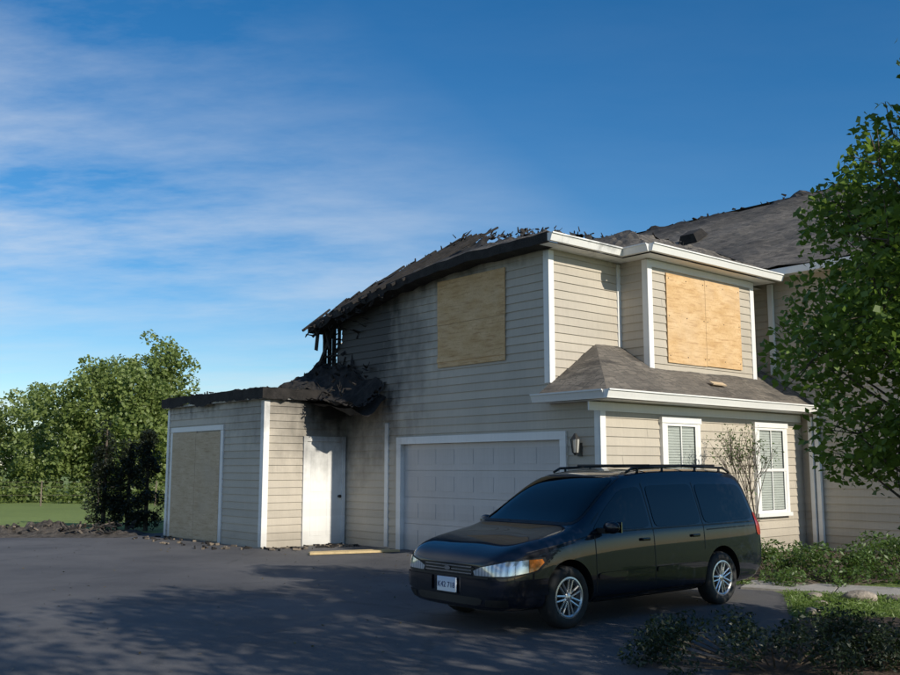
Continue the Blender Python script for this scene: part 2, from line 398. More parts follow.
gutter_a(-.42,6.15,-.43,2.80); gutter_b(-.42,1.12,-.33,2.798)
Gt.build('gutters',house)
Ds=MB(); Ds.box(6.06,6.15,-.30,-.22,.1,2.6,t); Ds.build('downspout',house)
K=MB()
for b in (7.66,7.84,8.03): K.box(-.02,.07,b-.02,b+.02,3.2,4.98-(b-7.6)*.25,ch)
K.box(-.02,.07,7.5,8.05,4.05,4.09,ch); K.box(-.02,.08,7.5,8.06,3.22,3.3,ch)
for i in range(6): K.box(.4+i*.4,.44+i*.4,8.0,8.09,3.2,4.9,ch)
K.rbox((-.1,7.9,4.1),(.04,.09,1.4),(.5,.1,0),ch); K.rbox((-.12,7.75,4.55),(.05,.05,.9),(-.6,.2,0),ch)
K.rbox((-.05,7.95,4.4),(.03,.05,1.1),(.15,-.2,0),ch); K.rbox((-.2,8.0,4.5),(.02,.12,.6),(.3,-.1,0),ch)
K.poly([(0,1.1,3.2),(6,1.1,3.2),(6,8.05,3.2),(0,8.05,3.2)],ch)
K.box(1.2,1.26,1.2,7.4,3.2,5.3,M['dark'])
# exposed rafters following the slope at the burnt end, some broken tails below the eave
for i in range(12):
    b=4.6+i*.32; a1=min(2.05,8.45-b-.35+.0)+U(-.2,.25); a1=max(.2,a1)
    p0=Vector((-.42-U(0,.12),b,E0-.06-sag(-.35,b)-U(0,.08))); p1=Vector((a1,b,E0+.04+.5*(a1+.35)-sag(a1,b)))
    K.cyl(p0,p1,.035,.028,ch,4)
for i in range(7):
    a=2.2+i*.62; zz=TR+(a-2)/5.8*(TF-TR)
    K.cyl((a,2.5,zz-.35),(a+U(-.1,.1),3.15+U(0,.25),zz+U(.0,.14)),.028,.022,ch,4)
def dC(p,s,r):
    q=p.copy(); q.z+=noise.noise(p*1.6)*.14+noise.noise(p*5)*.08+noise.noise(p*12)*.03; q.x+=noise.noise(p*2)*.08; q.z-=.25*math.sin(math.pi*r)*(1-s*.5); return q
gridsurf(K,(-.95,5.75,2.92),(-1.35,8.3,3.22),(-.02,8.1,4.05),(-.02,5.62,3.35),60,32,ch,dC,lambda s,r:((s<.06 or r<.06) and random.random()<.5))
gridsurf(K,(-.85,5.75,2.82),(-1.2,8.2,3.1),(-.02,8.1,3.9),(-.02,5.65,3.05),12,6,ch,dC)
def shards(n,f,l=(.08,.35),w=.03):
    for i in range(n):
        c=f(); L=random.uniform(*l)
        rot=(random.uniform(-1.5,1.5),random.uniform(-1.5,1.5),random.uniform(0,3))
        K.rbox(c,(random.uniform(.4,1.6)*w,random.uniform(1,4)*w,L),rot,ch,.5)
def edgeW1():
    s=U(0,1); p=Vector((2.05,3.13,TR)).lerp(Vector((2.05,5.72,TZ)),s); p.z-=sag(p.x,p.y)-U(-.08,.03); p.x+=U(-.4,.2); return p
shards(45,edgeW1,(.04,.15),.02)
def hipL():
    s=U(0,1); p=Vector((-.35,8.12,E0)).lerp(Vector((2.05,5.72,TZ)),s); p.z-=sag(p.x,p.y)-U(-.04,.03); return p
shards(50,hipL,(.04,.14),.02)
shards(90,lambda:(lambda a:Vector((a,3.1+U(-.4,.2),TR+(a-2)/5.8*(TF-TR)+U(-.15,.08))))(U(1.9,7.5)),(.05,.20),.022)
def eaveL():
    b=U(5,8.15); return Vector((-.36+U(-.05,.1),b,E0-sag(-.35,b)-U(.05,.28)))
shards(80,eaveL,(.05,.25),.02)
shards(60,lambda:(lambda s,r:Vector((-1.1*(1-r)-.05,5.8+s*2.3,2.95+.25*s+r*.75)))(U(0,1),U(0,1)),(.06,.28),.02)
shards(70,lambda:Vector((U(-2.1,-1.0),U(7.0,11.6),3.24)),(.04,.13),.018)
shards(40,lambda:Vector((12+U(-.3,.1),U(2,12),9.0+U(-.08,.04))),(.06,.2))
shards(50,lambda:Vector((U(2.3,5.2),U(1.0,1.6),6.05)),(.04,.14),.02)
shards(30,lambda:Vector((-.03,U(6.3,7.8),U(3.6,4.9))),(.1,.4),.02)
K.build('charred_remains',house)
Dr=MB()
Dr.rbox((9.5,4.7,7.78),(.6,.6,.22),(0,-.49,0),ch,.3)
Dr.build('roof_vent',house)
Dp=MB(); Dp.rbox((3.3,-.02,3.125),(.5,.10,.02),(.58,0,.1),M['ply2']); Dp.build('board_scraps',house)
def lantern(b,name):
    L=MB(); a=-.13;z=1.86; bm=M['black_metal']
    L.box(-.03,-.02,b-.05,b+.05,z-.08,z+.14,bm)
    L.cyl((-.03,b,z+.12),(a,b,z+.26),.012,.012,bm)
    L.cyl((a,b,z+.20),(a,b,z+.29),.085,.02,bm,6); L.cyl((a,b,z-.02),(a,b,z+.20),.05,.075,M['lampglass'],6)
    for k in range(6):
        an=k*math.pi/3; L.cyl((a+.05*math.cos(an),b+.05*math.sin(an),z-.02),(a+.076*math.cos(an),b+.076*math.sin(an),z+.2),.008,.008,bm,4)
    L.cyl((a,b,z-.06),(a,b,z-.02),.02,.055,bm,6)
    L.build(name,house)
lantern(.42,'wall_lantern_1')
F=MB()
F.box(.02,6.15,.03,.1,-.1,.12,M['concrete']); F.build('foundation',house)

# ---------------------------------------------------------------- van
vanmat,nt,b=newmat('car_paint'); co=coords(nt)
b.inputs['Roughness'].default_value=.45; b.inputs['Coat Weight'].default_value=1; b.inputs['Coat Roughness'].default_value=.02; b.inputs['Specular IOR Level'].default_value=.15
dn=noise_(nt,co,2.5,6,.7); sz=nd(nt,'ShaderNodeSeparateXYZ',i_0=co)
dust=math_(nt,'MULTIPLY',ramp(nt,math_(nt,'ADD',sz.outputs[2],math_(nt,'MULTIPLY',dn,.3)),.60,.35),.35)
nt.links.new(mix(nt,dust,C(.0015,.0032,.010),C(.010,.011,.013)),b.inputs['Base Color'])
carglass,nt,b=newmat('car_window_glass'); b.inputs['Base Color'].default_value=C(.003,.0035,.004); b.inputs['Roughness'].default_value=.02; b.inputs['IOR'].default_value=1.5
rubber=simple('tire_rubber',(.02,.02,.02),.8,.2,8); alloy=simple('alloy',(.6,.61,.62),.3,.05,8,metal=.8)
chrome=simple('chrome',(.7,.7,.7),.12,.03,8,metal=1); blk=simple('black_plastic',(.008,.008,.008),.5,.2)
lamp_,nt,b=newmat('headlight_lens'); b.inputs['Roughness'].default_value=.08; b.inputs['Metallic'].default_value=.45; b.inputs['Coat Weight'].default_value=1
nt.links.new(mix(nt,nd(nt,'ShaderNodeTexWave',i_Vector=coords(nt),i_Scale=7.0,bands_direction='Y').outputs['Fac'],C(.40,.43,.47),C(.75,.78,.8)),b.inputs['Base Color'])
amber=simple('amber_lens',(.55,.17,.03),.15,.1,20,coat=1); red=simple('red_lens',(.30,.01,.01),.15,.1,20,coat=1)
platem,nt,b=newmat('licence_plate_paint'); b.inputs['Roughness'].default_value=.4
sp=nd(nt,'ShaderNodeSeparateXYZ',i_0=coords(nt))
nt.links.new(mix(nt,ramp(nt,sp.outputs[2],.44,.62),C(.8,.82,.85),C(.35,.5,.75)),b.inputs['Base Color'])
platedk=simple('plate_digits',(.03,.05,.16),.5,.1)

van=empty('parked_minivan',(1.706,11.317,0),math.radians(220.5),.92)
st=[(2.46,.62,.28,.64,.54,.69,.71),(2.42,.76,.24,.70,.68,.765,.785),(2.27,.87,.21,.78,.78,.855,.88),(1.98,.92,.20,.86,.81,.935,.965),
(1.60,.93,.20,.91,.83,.99,1.03),(1.30,.93,.20,.95,.84,1.035,1.085),(1.02,.93,.20,.97,.81,1.17,1.26),(.70,.93,.20,.99,.76,1.38,1.48),
(.42,.93,.20,1.0,.725,1.53,1.635),(.15,.93,.20,1.01,.715,1.60,1.71),(-.5,.93,.20,1.02,.715,1.63,1.75),(-1.4,.93,.20,1.03,.715,1.63,1.75),
(-2.00,.925,.21,1.04,.71,1.615,1.73),(-2.20,.915,.23,1.04,.70,1.58,1.68),(-2.27,.905,.26,1.04,.71,1.45,1.54),(-2.36,.89,.30,1.02,.76,1.10,1.14),(-2.39,.87,.32,.95,.77,.99,1.01),(-2.42,.83,.34,.72,.74,.78,.79)]
bmv=bmesh.new(); rings=[]
for (x,w,zb,bl,we,ze,zt) in st:
    h=[(0,zb),(.7*w,zb),(w-.035,zb+.05),(w,zb+.2),(w,(zb+bl)/2+.08),(w-.02,bl-.03),(w-.035,bl),(we,ze),(we-.1,ze+(zt-ze)*.75),(we*.5,zt-.008),(0,zt)]
    ring=[bmv.verts.new((x,y,z)) for y,z in h]+[bmv.verts.new((x,-y,z)) for y,z in reversed(h[1:-1])]
    rings.append(ring)
n=len(rings[0]); nh=11
for i in range(len(rings)-1):
    for j in range(n):
        bmv.faces.new((rings[i][j],rings[i][(j+1)%n],rings[i+1][(j+1)%n],rings[i+1][j]))
for ring in (rings[0],rings[-1]):
    def Rr(k): return ring[(n-k)%n]
    for k in range(nh-1):
        vs=[]
        for q in (ring[k],ring[k+1],Rr(k+1),Rr(k)):
            if q not in vs: vs.append(q)
        if len(vs)>=3: bmv.faces.new(vs)
bmesh.ops.recalc_face_normals(bmv,faces=bmv.faces)
me=bpy.data.meshes.new('body'); bmv.to_mesh(me)
body=bpy.data.objects.new('body',me); S.collection.objects.link(body); me.materials.append(vanmat); me.materials.append(blk)
sm=body.modifiers.new('s','SUBSURF'); sm.levels=3; sm.render_levels=3
def bake(o):
    bpy.context.view_layer.update(); dg=bpy.context.evaluated_depsgraph_get()
    m=bpy.data.meshes.new_from_object(o.evaluated_get(dg)); o.modifiers.clear(); o.data=m; return m
bake(body)
bb=bmesh.new(); bb.from_mesh(body.data); BV=BVHTree.FromBMesh(bb)
cut=MB()
for wx in (1.50,-1.40):
    for sy in (1,-1): cut.cyl((wx,sy*.60,.36),(wx,sy*1.2,.36),.385,.385,blk,48)
co_=cut.build('cutter'); 
bo=body.modifiers.new('b','BOOLEAN'); bo.object=co_; bo.operation='DIFFERENCE'; bo.solver='EXACT'
bake(body); bpy.data.objects.remove(co_)
body.data.polygons.foreach_set('use_smooth',[True]*len(body.data.polygons))
try:
    body.data.set_sharp_from_angle(angle=math.radians(35))
except Exception as e: print(e)
body.parent=van
def rnd(poly,it=2,k=.22):
    for _ in range(it):
        o=[]
        for i in range(len(poly)):
            a=Vector(poly[i]);b_=Vector(poly[(i+1)%len(poly)]); L=(b_-a).length; kk=min(k,.05/L) if L>0 else k
            o+= [tuple(a.lerp(b_,kk)),tuple(a.lerp(b_,1-kk))]
        poly=o
    return poly
def decal(name,poly,th,mat,off=.005,step=.07):
    th=math.radians(th); d=Vector((-math.cos(th),-math.sin(th),0)); tt=Vector((-math.sin(th),math.cos(th),0))
    bm=bmesh.new(); bm.faces.new([bm.verts.new((x,z,0)) for x,z in poly])
    xs=[p[0] for p in poly];zs=[p[1] for p in poly]
    x=min(xs)+step
    while x<max(xs): bmesh.ops.bisect_plane(bm,geom=bm.verts[:]+bm.edges[:]+bm.faces[:],plane_co=(x,0,0),plane_no=(1,0,0)); x+=step
    z=min(zs)+step
    while z<max(zs): bmesh.ops.bisect_plane(bm,geom=bm.verts[:]+bm.edges[:]+bm.faces[:],plane_co=(0,z,0),plane_no=(0,1,0)); z+=step
    bad=[]
    for v in bm.verts:
        o=tt*v.co.x+Vector((0,0,v.co.y))-d*6
        hit=BV.ray_cast(o,d)
        if hit[0] is None: bad.append(v); continue
        nn=hit[1]; 
        if nn.dot(d)>0: nn=-nn
        v.co=hit[0]+nn*off
    if bad: bmesh.ops.delete(bm,geom=bad,context='VERTS')
    bmesh.ops.recalc_face_normals(bm,faces=bm.faces)
    m=bpy.data.meshes.new(name); bm.to_mesh(m); m.materials.append(mat); m.polygons.foreach_set('use_smooth',[True]*len(m.polygons))
    o=bpy.data.objects.new(name,m); S.collection.objects.link(o); o.parent=van
    return o
def side(poly): return [(-x,z) for x,z in poly]
def bothside(name,poly,mat,**k):
    decal(name+'_l',side(poly),90,mat,**k); decal(name+'_r',poly,-90,mat,**k)
w1=rnd([(1.07,1.03),(.72,1.29),(.40,1.485),(.05,1.515),(.05,1.03)])
w2=rnd([(-.05,1.03),(-.05,1.52),(-.98,1.53),(-.98,1.04)])
w3=rnd([(-1.06,1.04),(-1.06,1.53),(-1.98,1.515),(-2.10,1.47),(-2.17,1.06)])
for i,w in enumerate((w1,w2,w3)): bothside('side_window_%d'%(i+1),w,carglass,off=.006)
decal('windshield',rnd([(-.74,1.115),(.74,1.115),(.62,1.62),(-.62,1.62)]),0,carglass,off=.006)
decal('windshield_surround',rnd([(-.77,1.09),(.77,1.09),(.64,1.645),(-.64,1.645)]),0,blk,off=.003)
decal('rear_window',rnd([(-.66,1.10),(.66,1.10),(.60,1.56),(-.60,1.56)]),180,carglass,off=.006)
def seam(x0,z0,x1,z1,w=.011):
    d=Vector((x1-x0,z1-z0)).normalized(); p=Vector((-d.y,d.x))*w/2
    poly=[(x0+p.x,z0+p.y),(x0-p.x,z0-p.y),(x1-p.x,z1-p.y),(x1+p.x,z1+p.y)]
    bothside('door_seam',poly,blk,off=.003)
seam(1.06,.30,1.06,.98); seam(0,.30,0,1.55); seam(-1.02,.72,-1.02,1.55); seam(1.06,.30,-.95,.30); seam(-1.08,.96,-2.2,.975,.016)
seam(1.08,.985,2.1,.84,.008)
bothside('side_moulding',rnd([(1.04,.50),(1.04,.565),(.02,.57),(.02,.505)]),vanmat,off=.016)
bothside('side_moulding_rear',rnd([(-.02,.505),(-.02,.57),(-1.0,.575),(-1.0,.51)]),vanmat,off=.016)
bothside('window_sill_trim',[(1.08,1.0),(1.08,1.016),(-2.18,1.034),(-2.18,1.018)],blk,off=.008)
bothside('lower_sill',rnd([(1.08,.235),(1.08,.30),(-.98,.30),(-.98,.235)]),blk,off=.008)
for sgn,nm in ((1,'l'),(-1,'r')):
    th=38*sgn
    f=lambda P:[(sgn*s,z) for s,z in P]
    decal('headlight_'+nm,f([(-1.19,.645),(-1.10,.69),(-.80,.755),(-.60,.77),(-.60,.64),(-.80,.61),(-1.17,.60)]),th,lamp_,off=.010,step=.04)
    decal('headlight_rim_'+nm,f([(-1.21,.655),(-1.10,.70),(-.80,.77),(-.44,.79),(-.42,.73),(-.5,.64),(-.80,.592),(-1.19,.588)]),th,blk,off=.005,step=.04)
    decal('indicator_'+nm,f([(-.595,.77),(-.47,.772),(-.45,.735),(-.52,.66),(-.595,.64)]),th,amber,off=.010,step=.04)
    decal('bumper_upper_'+nm,f([(-1.3,.555),(-.42,.565),(-.42,.40),(-1.3,.40)]),th,vanmat,off=.018,step=.06)
    decal('fog_recess_'+nm,f([(-1.05,.36),(-.80,.37),(-.80,.29),(-1.05,.29)]),th,blk,off=.006,step=.05)
    decal('tail_light_'+nm,[(sgn*s,z) for s,z in [(1.09,.72),(1.09,1.12),(.90,1.1),(.90,.74)]],(180-38)*sgn,red,off=.01,step=.04)
    decal('tail_light_top_'+nm,[(sgn*s,z) for s,z in [(.98,1.12),(.98,1.28),(.86,1.27),(.86,1.12)]],(180-38)*sgn,red,off=.01,step=.04)
bothside('tail_light_wrap',rnd([(-2.24,.84),(-2.22,1.16),(-2.34,1.10),(-2.38,.84)]),red,off=.008,step=.04)
decal('grille',rnd([(-.38,.60),(.38,.60),(.43,.695),(-.43,.695)],1),0,blk,off=.008,step=.05)
for z in (.615,.648,.682): decal('grille_bar',[(-.38,z-.006),(.38,z-.006),(.39,z+.006),(-.39,z+.006)],0,chrome,off=.016,step=.05)
decal('badge',rnd([(-.05,.63),(.05,.63),(.05,.675),(-.05,.675)],2,.3),0,chrome,off=.024,step=.03)
decal('lower_intake',rnd([(-.50,.29),(.50,.29),(.54,.37),(-.54,.37)],1),0,blk,off=.006,step=.05)
decal('bumper_gap',[(-.62,.572),(.62,.572),(.62,.588),(-.62,.588)],0,blk,off=.004,step=.05)
V=MB()
V.box(2.475,2.495,-.155,.155,.40,.555,platem)
V.box(2.46,2.494,-.165,.165,.39,.398,blk)
V.box(-2.45,-2.43,-.155,.155,.60,.75,platem)
V.build('licence_plates',van,bevel=.002)
tc=bpy.data.curves.new('plate_number','FONT'); tc.body='K42 718'; tc.size=.085; tc.align_x='CENTER'; tc.extrude=.001; tc.materials.append(platedk)
to=bpy.data.objects.new('plate_number',tc); S.collection.objects.link(to); to.parent=van; to.location=(2.4975,0,.445); to.rotation_euler=(math.pi/2,0,math.pi/2)
Hh=MB()
for s in (1,-1):
    for x in (.18,-.82): Hh.rbox((x,s*.935,.90),(.15,.03,.035),(0,0,0),vanmat)
Hh.build('door_handles',van,bevel=.01)
mm=MB()
for s in (1,-1):
    me2=bpy.data.meshes.new('mirror'); bm=bmesh.new(); bmesh.ops.create_cube(bm,size=1)
    for v in bm.verts:
        v.co=Vector((v.co.x*.14*(1.0 if v.co.y*s<0 else .8),v.co.y*.27,v.co.z*.20))
        if v.co.x>0: v.co.z*=.7
    me2.materials.append(vanmat); bm.to_mesh(me2)
    o=bpy.data.objects.new('side_mirror_'+('l' if s>0 else 'r'),me2); S.collection.objects.link(o); o.location=(.93,s*1.04,1.07); o.parent=van
    q=o.modifiers.new('s','SUBSURF');q.levels=2;q.render_levels=2
    me2.polygons.foreach_set('use_smooth',[True]*6)
    mm.rbox((.95,s*.93,1.03),(.08,.12,.06),(0,0,0),blk); mm.box(.848,.856,s*1.04-.085,s*1.04+.085,1.01,1.13,chrome)
mm.build('mirror_mounts',van)
rr=MB()
for s in (1,-1):
    pts=[(.12,1.665),(.0,1.715),(-1.0,1.745),(-1.95,1.72),(-2.08,1.66)]
    for (x0,z0),(x1,z1) in zip(pts[:-1],pts[1:]): rr.cyl((x0,s*.60,z0+.015),(x1,s*.60,z1+.015),.017,.017,blk,8)
    for x in (-.1,-.6,-1.3,-1.85): rr.cyl((x,s*.60,1.66),(x,s*.60,1.74),.02,.016,blk,6)
for x in (-.35,-1.1,-1.75): rr.cyl((x,-.6,1.768),(x,.6,1.768),.014,.014,blk,8)
rr.cyl((1.28,.5,1.10),(1.10,-.1,1.20),.010,.006,blk,6); rr.cyl((1.3,-.2,1.10),(1.10,-.65,1.18),.010,.006,blk,6)
rr.build('roof_rack',van,smooth=True)
def lathe(B,prof,cx,cy,cz,sgn,mat,n=40):
    k=len(B.v); i=B.mi(mat)
    for j in range(n):
        a=2*math.pi*j/n
        for r,y in prof: B.v.append((cx+r*math.cos(a),cy+sgn*y,cz+r*math.sin(a)))
    m=len(prof)
    for j in range(n):
        for q in range(m-1):
            a0=k+j*m+q;a1=k+j*m+q+1;b0=k+((j+1)%n)*m+q;b1=k+((j+1)%n)*m+q+1
            B.f.append((a0,b0,b1,a1) if sgn>0 else (a0,a1,b1,b0)); B.m.append(i)
wi=0
for wx in (1.50,-1.40):
    for s in (1,-1):
        wi+=1; Bw=MB(); cy=s*.81; cz=.335
        lathe(Bw,[(.215,.085),(.235,.10),(.27,.108),(.305,.10),(.328,.075),(.335,.05),(.335,-.05),(.328,-.08),(.30,-.1),(.2,-.1)],wx,cy,cz,s,rubber)
        lathe(Bw,[(.0,.03),(.2,.03)],wx,cy,cz,s,blk)
        lathe(Bw,[(.185,.03),(.19,.085),(.205,.098),(.222,.095),(.225,.08)],wx,cy,cz,s,alloy)
        lathe(Bw,[(.0,.088),(.03,.086),(.05,.075),(.055,.04)],wx,cy,cz,s,alloy,24)
        for kx in range(14):
            a=2*math.pi*(kx//2)/7+(.16 if kx%2 else -.16); a0=2*math.pi*(kx//2)/7+(.4 if kx%2 else -.4)
            p0=Vector((wx+.045*math.cos(a0),cy+s*.070,cz+.045*math.sin(a0))); p1=Vector((wx+.195*math.cos(a),cy+s*.080,cz+.195*math.sin(a)))
            Bw.cyl(p0,p1,.014,.012,alloy,6)
        o=Bw.build('wheel_%d'%wi,van,smooth=True)
        try: o.data.set_sharp_from_angle(angle=math.radians(40))
        except: pass

# ---------------------------------------------------------------- ground
def polysheet(name,pts,z,mat):
    bm=bmesh.new(); bm.faces.new([bm.verts.new((x,y,z)) for x,y in pts]); bmesh.ops.triangulate(bm,faces=bm.faces); bmesh.ops.recalc_face_normals(bm,faces=bm.faces)
    for f in bm.faces:
        if f.normal.z<0: f.normal_flip()
    m=bpy.data.meshes.new(name); bm.to_mesh(m); m.materials.append(mat); o=bpy.data.objects.new(name,m); S.collection.objects.link(o); return o
grassm,nt,b=newmat('grass_ground'); co=coords(nt)
n1=noise_(nt,co,.12,5);n2=noise_(nt,co,3,5,.7);n3=noise_(nt,co,40,3)
c=mix(nt,ramp(nt,n1,.35,.65),C(.15,.21,.045),C(.21,.28,.065)); c=mix(nt,math_(nt,'MULTIPLY',ramp(nt,n2,.35,.75),.6),c,C(.09,.14,.03)); c=mix(nt,ramp(nt,n3,.5,.8),c,C(.20,.24,.08))
nt.links.new(c,b.inputs['Base Color']); b.inputs['Roughness'].default_value=.9; bump(nt,b,n3,.8,.05)
asph,nt,b=newmat('asphalt'); co=coords(nt)
n1=noise_(nt,co,.35,6,.6);n2=noise_(nt,co,2.2,6,.7);n3=noise_(nt,co,70,3,.7); n4=noise_(nt,mp(nt,co,(.5,1.3,1)),.8,4)
vo=nd(nt,'ShaderNodeTexVoronoi',feature='DISTANCE_TO_EDGE',i_Vector=mp(nt,co,(.28,.28,.28)),i_Scale=1.0).outputs['Distance']
wv=math_(nt,'ADD',vo,math_(nt,'MULTIPLY',math_(nt,'SUBTRACT',n2,.5),.12))
c=mix(nt,ramp(nt,n1,.38,.62),C(.062,.062,.068),C(.108,.106,.11)); c=mix(nt,math_(nt,'MULTIPLY',ramp(nt,n2,.5,.8),.5),c,C(.045,.045,.048))
c=mix(nt,math_(nt,'MULTIPLY',ramp(nt,n4,.55,.75),.4),c,C(.042,.041,.044))
c=mix(nt,ramp(nt,n3,.55,.8),c,C(.17,.168,.168)); c=mix(nt,math_(nt,'MULTIPLY',ramp(nt,wv,.006,-.002),.35),c,C(.03,.03,.03))
nt.links.new(c,b.inputs['Base Color']); b.inputs['Roughness'].default_value=.8; bump(nt,b,n3,.6,.01)
mulch=simple('soil_mulch',(.075,.05,.034),.95,.4,7,bmp=1.0)
G_=900
bm=bmesh.new(); bm.faces.new([bm.verts.new(p) for p in ((-G_,-G_,0),(G_,-G_,0),(G_,G_,0),(-G_,G_,0))]); m=bpy.data.meshes.new('lawn'); bm.to_mesh(m); m.materials.append(grassm); o=bpy.data.objects.new('lawn',m); S.collection.objects.link(o)
edge=[(14,-30),(12,-6),(6,-1),(2.0,1),(1.5,4),(1.9,7.2),(2.9,9.0),(3.7,10.5),(4.25,12.2),(4.2,13.3),(3.0,15.0),(3.4,15.8),(1,22)]  # points behind camera add unseen asphalt, so the van reflects less green lawn
left=[(-6.0,26.5),(-7.2,23.8),(-9,23.2),(-12,22.5),(-16,22.8),(-40,24),(-40,-30)]
polysheet('asphalt_driveway',edge+left,.004,asph)
polysheet('mulch_bed',[(1.5,4),(1.9,7.2),(2.9,9.0),(3.7,10.5),(4.6,10.6),(7,9.5),(9,6),(7,3)],.008,mulch)
polysheet('planting_bed',[(3.0,15.0),(4.2,13.9),(7.4,13.5),(9.6,15.9),(7.1,19.2),(2.42,15.2)],.008,mulch)
Pp=MB(); 
for i in range(4):
    a0=Vector((4.05,13.35,0)).lerp(Vector((8.2,11.2,0)),i/4+.003);a1=Vector((4.05,13.35,0)).lerp(Vector((8.2,11.2,0)),(i+1)/4-.003)
    w=Vector((.42,.82,0)).normalized()*.45
    P8=[a0-w,a1-w,a1+w,a0+w]; Pp.hexa([(p.x,p.y,-.05) for p in P8]+[(p.x,p.y,.03) for p in P8],M['concrete'])
Pp.build('concrete_path')

# ---------------------------------------------------------------- foliage
def leafmat(name,c0,c1,trans=.35,rough=.5):
    m=bpy.data.materials.new(name); m.use_nodes=True; nt=m.node_tree; nt.nodes.clear()
    at=nd(nt,'ShaderNodeAttribute',attribute_name='rnd').outputs['Fac']
    c=mix(nt,at,C(*c0),C(*c1))
    o=nd(nt,'ShaderNodeOutputMaterial'); d=nd(nt,'ShaderNodeBsdfPrincipled',i_Roughness=rough); nt.links.new(c,d.inputs['Base Color'])
    t_=nd(nt,'ShaderNodeBsdfTranslucent'); nt.links.new(mix(nt,.35,c,C(.30,.45,.05)),t_.inputs[0])
    mx=nd(nt,'ShaderNodeMixShader'); mx.inputs[0].default_value=trans
    nt.links.new(d.outputs[0],mx.inputs[1]);nt.links.new(t_.outputs[0],mx.inputs[2]);nt.links.new(mx.outputs[0],o.inputs[0]); return m
def leafmesh(name,cent,size,mat,parent=None,aspect=.55,upbias=.3):
    N=len(cent); n=rng.normal(size=(N,3)); n[:,2]=np.abs(n[:,2])+upbias; n/=np.linalg.norm(n,axis=1)[:,None]
    r=rng.normal(size=(N,3)); u=np.cross(n,r); u/=np.linalg.norm(u,axis=1)[:,None]; v=np.cross(n,u)
    s=(size*rng.uniform(.6,1.3,N))[:,None]
    q=np.stack([cent-u*s*.5, cent+v*s*aspect*.5-u*s*.05+n*s*.08, cent+u*s*.5, cent-v*s*aspect*.5-u*s*.05+n*s*.08],axis=1).reshape(-1,3)
    me=bpy.data.meshes.new(name); me.vertices.add(4*N); me.vertices.foreach_set('co',q.astype(np.float32).ravel())
    me.loops.add(4*N); me.loops.foreach_set('vertex_index',np.arange(4*N,dtype=np.int32)); me.polygons.add(N)
    me.polygons.foreach_set('loop_start',np.arange(0,4*N,4,dtype=np.int32)); me.polygons.foreach_set('loop_total',np.full(N,4,dtype=np.int32))
    at=me.attributes.new('rnd','FLOAT','FACE'); at.data.foreach_set('value',rng.uniform(0,1,N).astype(np.float32))
    me.materials.append(mat); me.update(); me.validate()
    o=bpy.data.objects.new(name,me); S.collection.objects.link(o)
    if parent: o.parent=parent
    return o
def puffpts(puffs,per):
    out=[]
    for (c,r) in puffs:
        k=max(8,int(per*(r**2)));
        d=rng.normal(size=(k,3)); d/=np.linalg.norm(d,axis=1)[:,None]
        rr=r*rng.uniform(.35,1.08,k)**.6
        p=np.array(c)+d*rr[:,None]*np.array([1,1,.8]); out.append(p)
    return np.concatenate(out)
barkm=simple('bark',(.10,.08,.06),.9,.3,12,bmp=.8)
def tree(name,loc,H,trunk_r,cz,rx,rz,npuff,pr,per,lsize,mat,tap=.35,aspect=.55):
    e=empty(name,loc); puffs=[]
    while len(puffs)<npuff:
        d=rng.normal(size=3); d/=np.linalg.norm(d); q=rng.uniform(.2,1)**.45
        c=np.array([d[0]*rx*q,d[1]*rx*q,cz+d[2]*rz*q])
        taper=1-tap*max(0,(c[2]-cz)/rz)
        c[0]*=taper;c[1]*=taper
        puffs.append((c,rng.uniform(*pr)))
    B=MB(); segs=7; prev=Vector((0,0,-.05)); pts=[prev]
    for i in range(segs):
        prev=Vector((noise.noise(Vector((i*.7,loc[0],0)))*.18*i/3,noise.noise(Vector((i*.7,5,loc[1])))*.18*i/3,H*(i+1)/segs)); pts.append(prev)
    for i in range(segs): B.cyl(pts[i],pts[i+1],trunk_r*(1-.12*i)*(1.25 if i==0 else 1),trunk_r*(1-.12*(i+1)),barkm,10,False)
    for c,r in puffs:
        c=Vector(c); h=max(.8,min(H*.95,c.z-.5*math.hypot(c.x,c.y)-.1*rz)); ti=min(segs-1,int(h/H*segs)); fr=h/H*segs-ti
        s=pts[ti].lerp(pts[ti+1],min(1,fr)); r0=trunk_r*.38*(1-.5*h/H); p=s
        for k in range(1,6):
            f=k/5; q=s.lerp(c,f)+Vector((U(-.08,.08),U(-.08,.08),-.25*(1-f)*f*rx+U(-.05,.05)))
            if k==5: q=c
            B.cyl(p,q,r0*(1-.17*(k-1)),r0*(1-.17*k),barkm,5,False); p=q
        for k in range(4):
            d=Vector(rng.normal(size=3)).normalized()*r*.9; B.cyl(c,c+d,.008,.003,barkm,4,False)
    B.build('trunk_and_limbs',e,smooth=True)
    leafmesh('foliage',puffpts(puffs,per),lsize,mat,e,aspect)
    return e
maple=leafmat('maple_leaves',(.07,.13,.018),(.17,.27,.045),.42)
tree('maple_tree',(4.85,8.0,0),5.0,.09,3.15,1.72,2.6,150,(.28,.54),1650,.085,maple,.42,.65)
tree('maple_tree',(6.0,2.3,0),7.0,.16,5.2,2.3,2.6,60,(.5,.8),420,.14,maple)
tree('maple_tree',(2.9,-1.2,0),8.5,.18,7.0,2.8,2.6,70,(.5,.85),380,.15,maple)
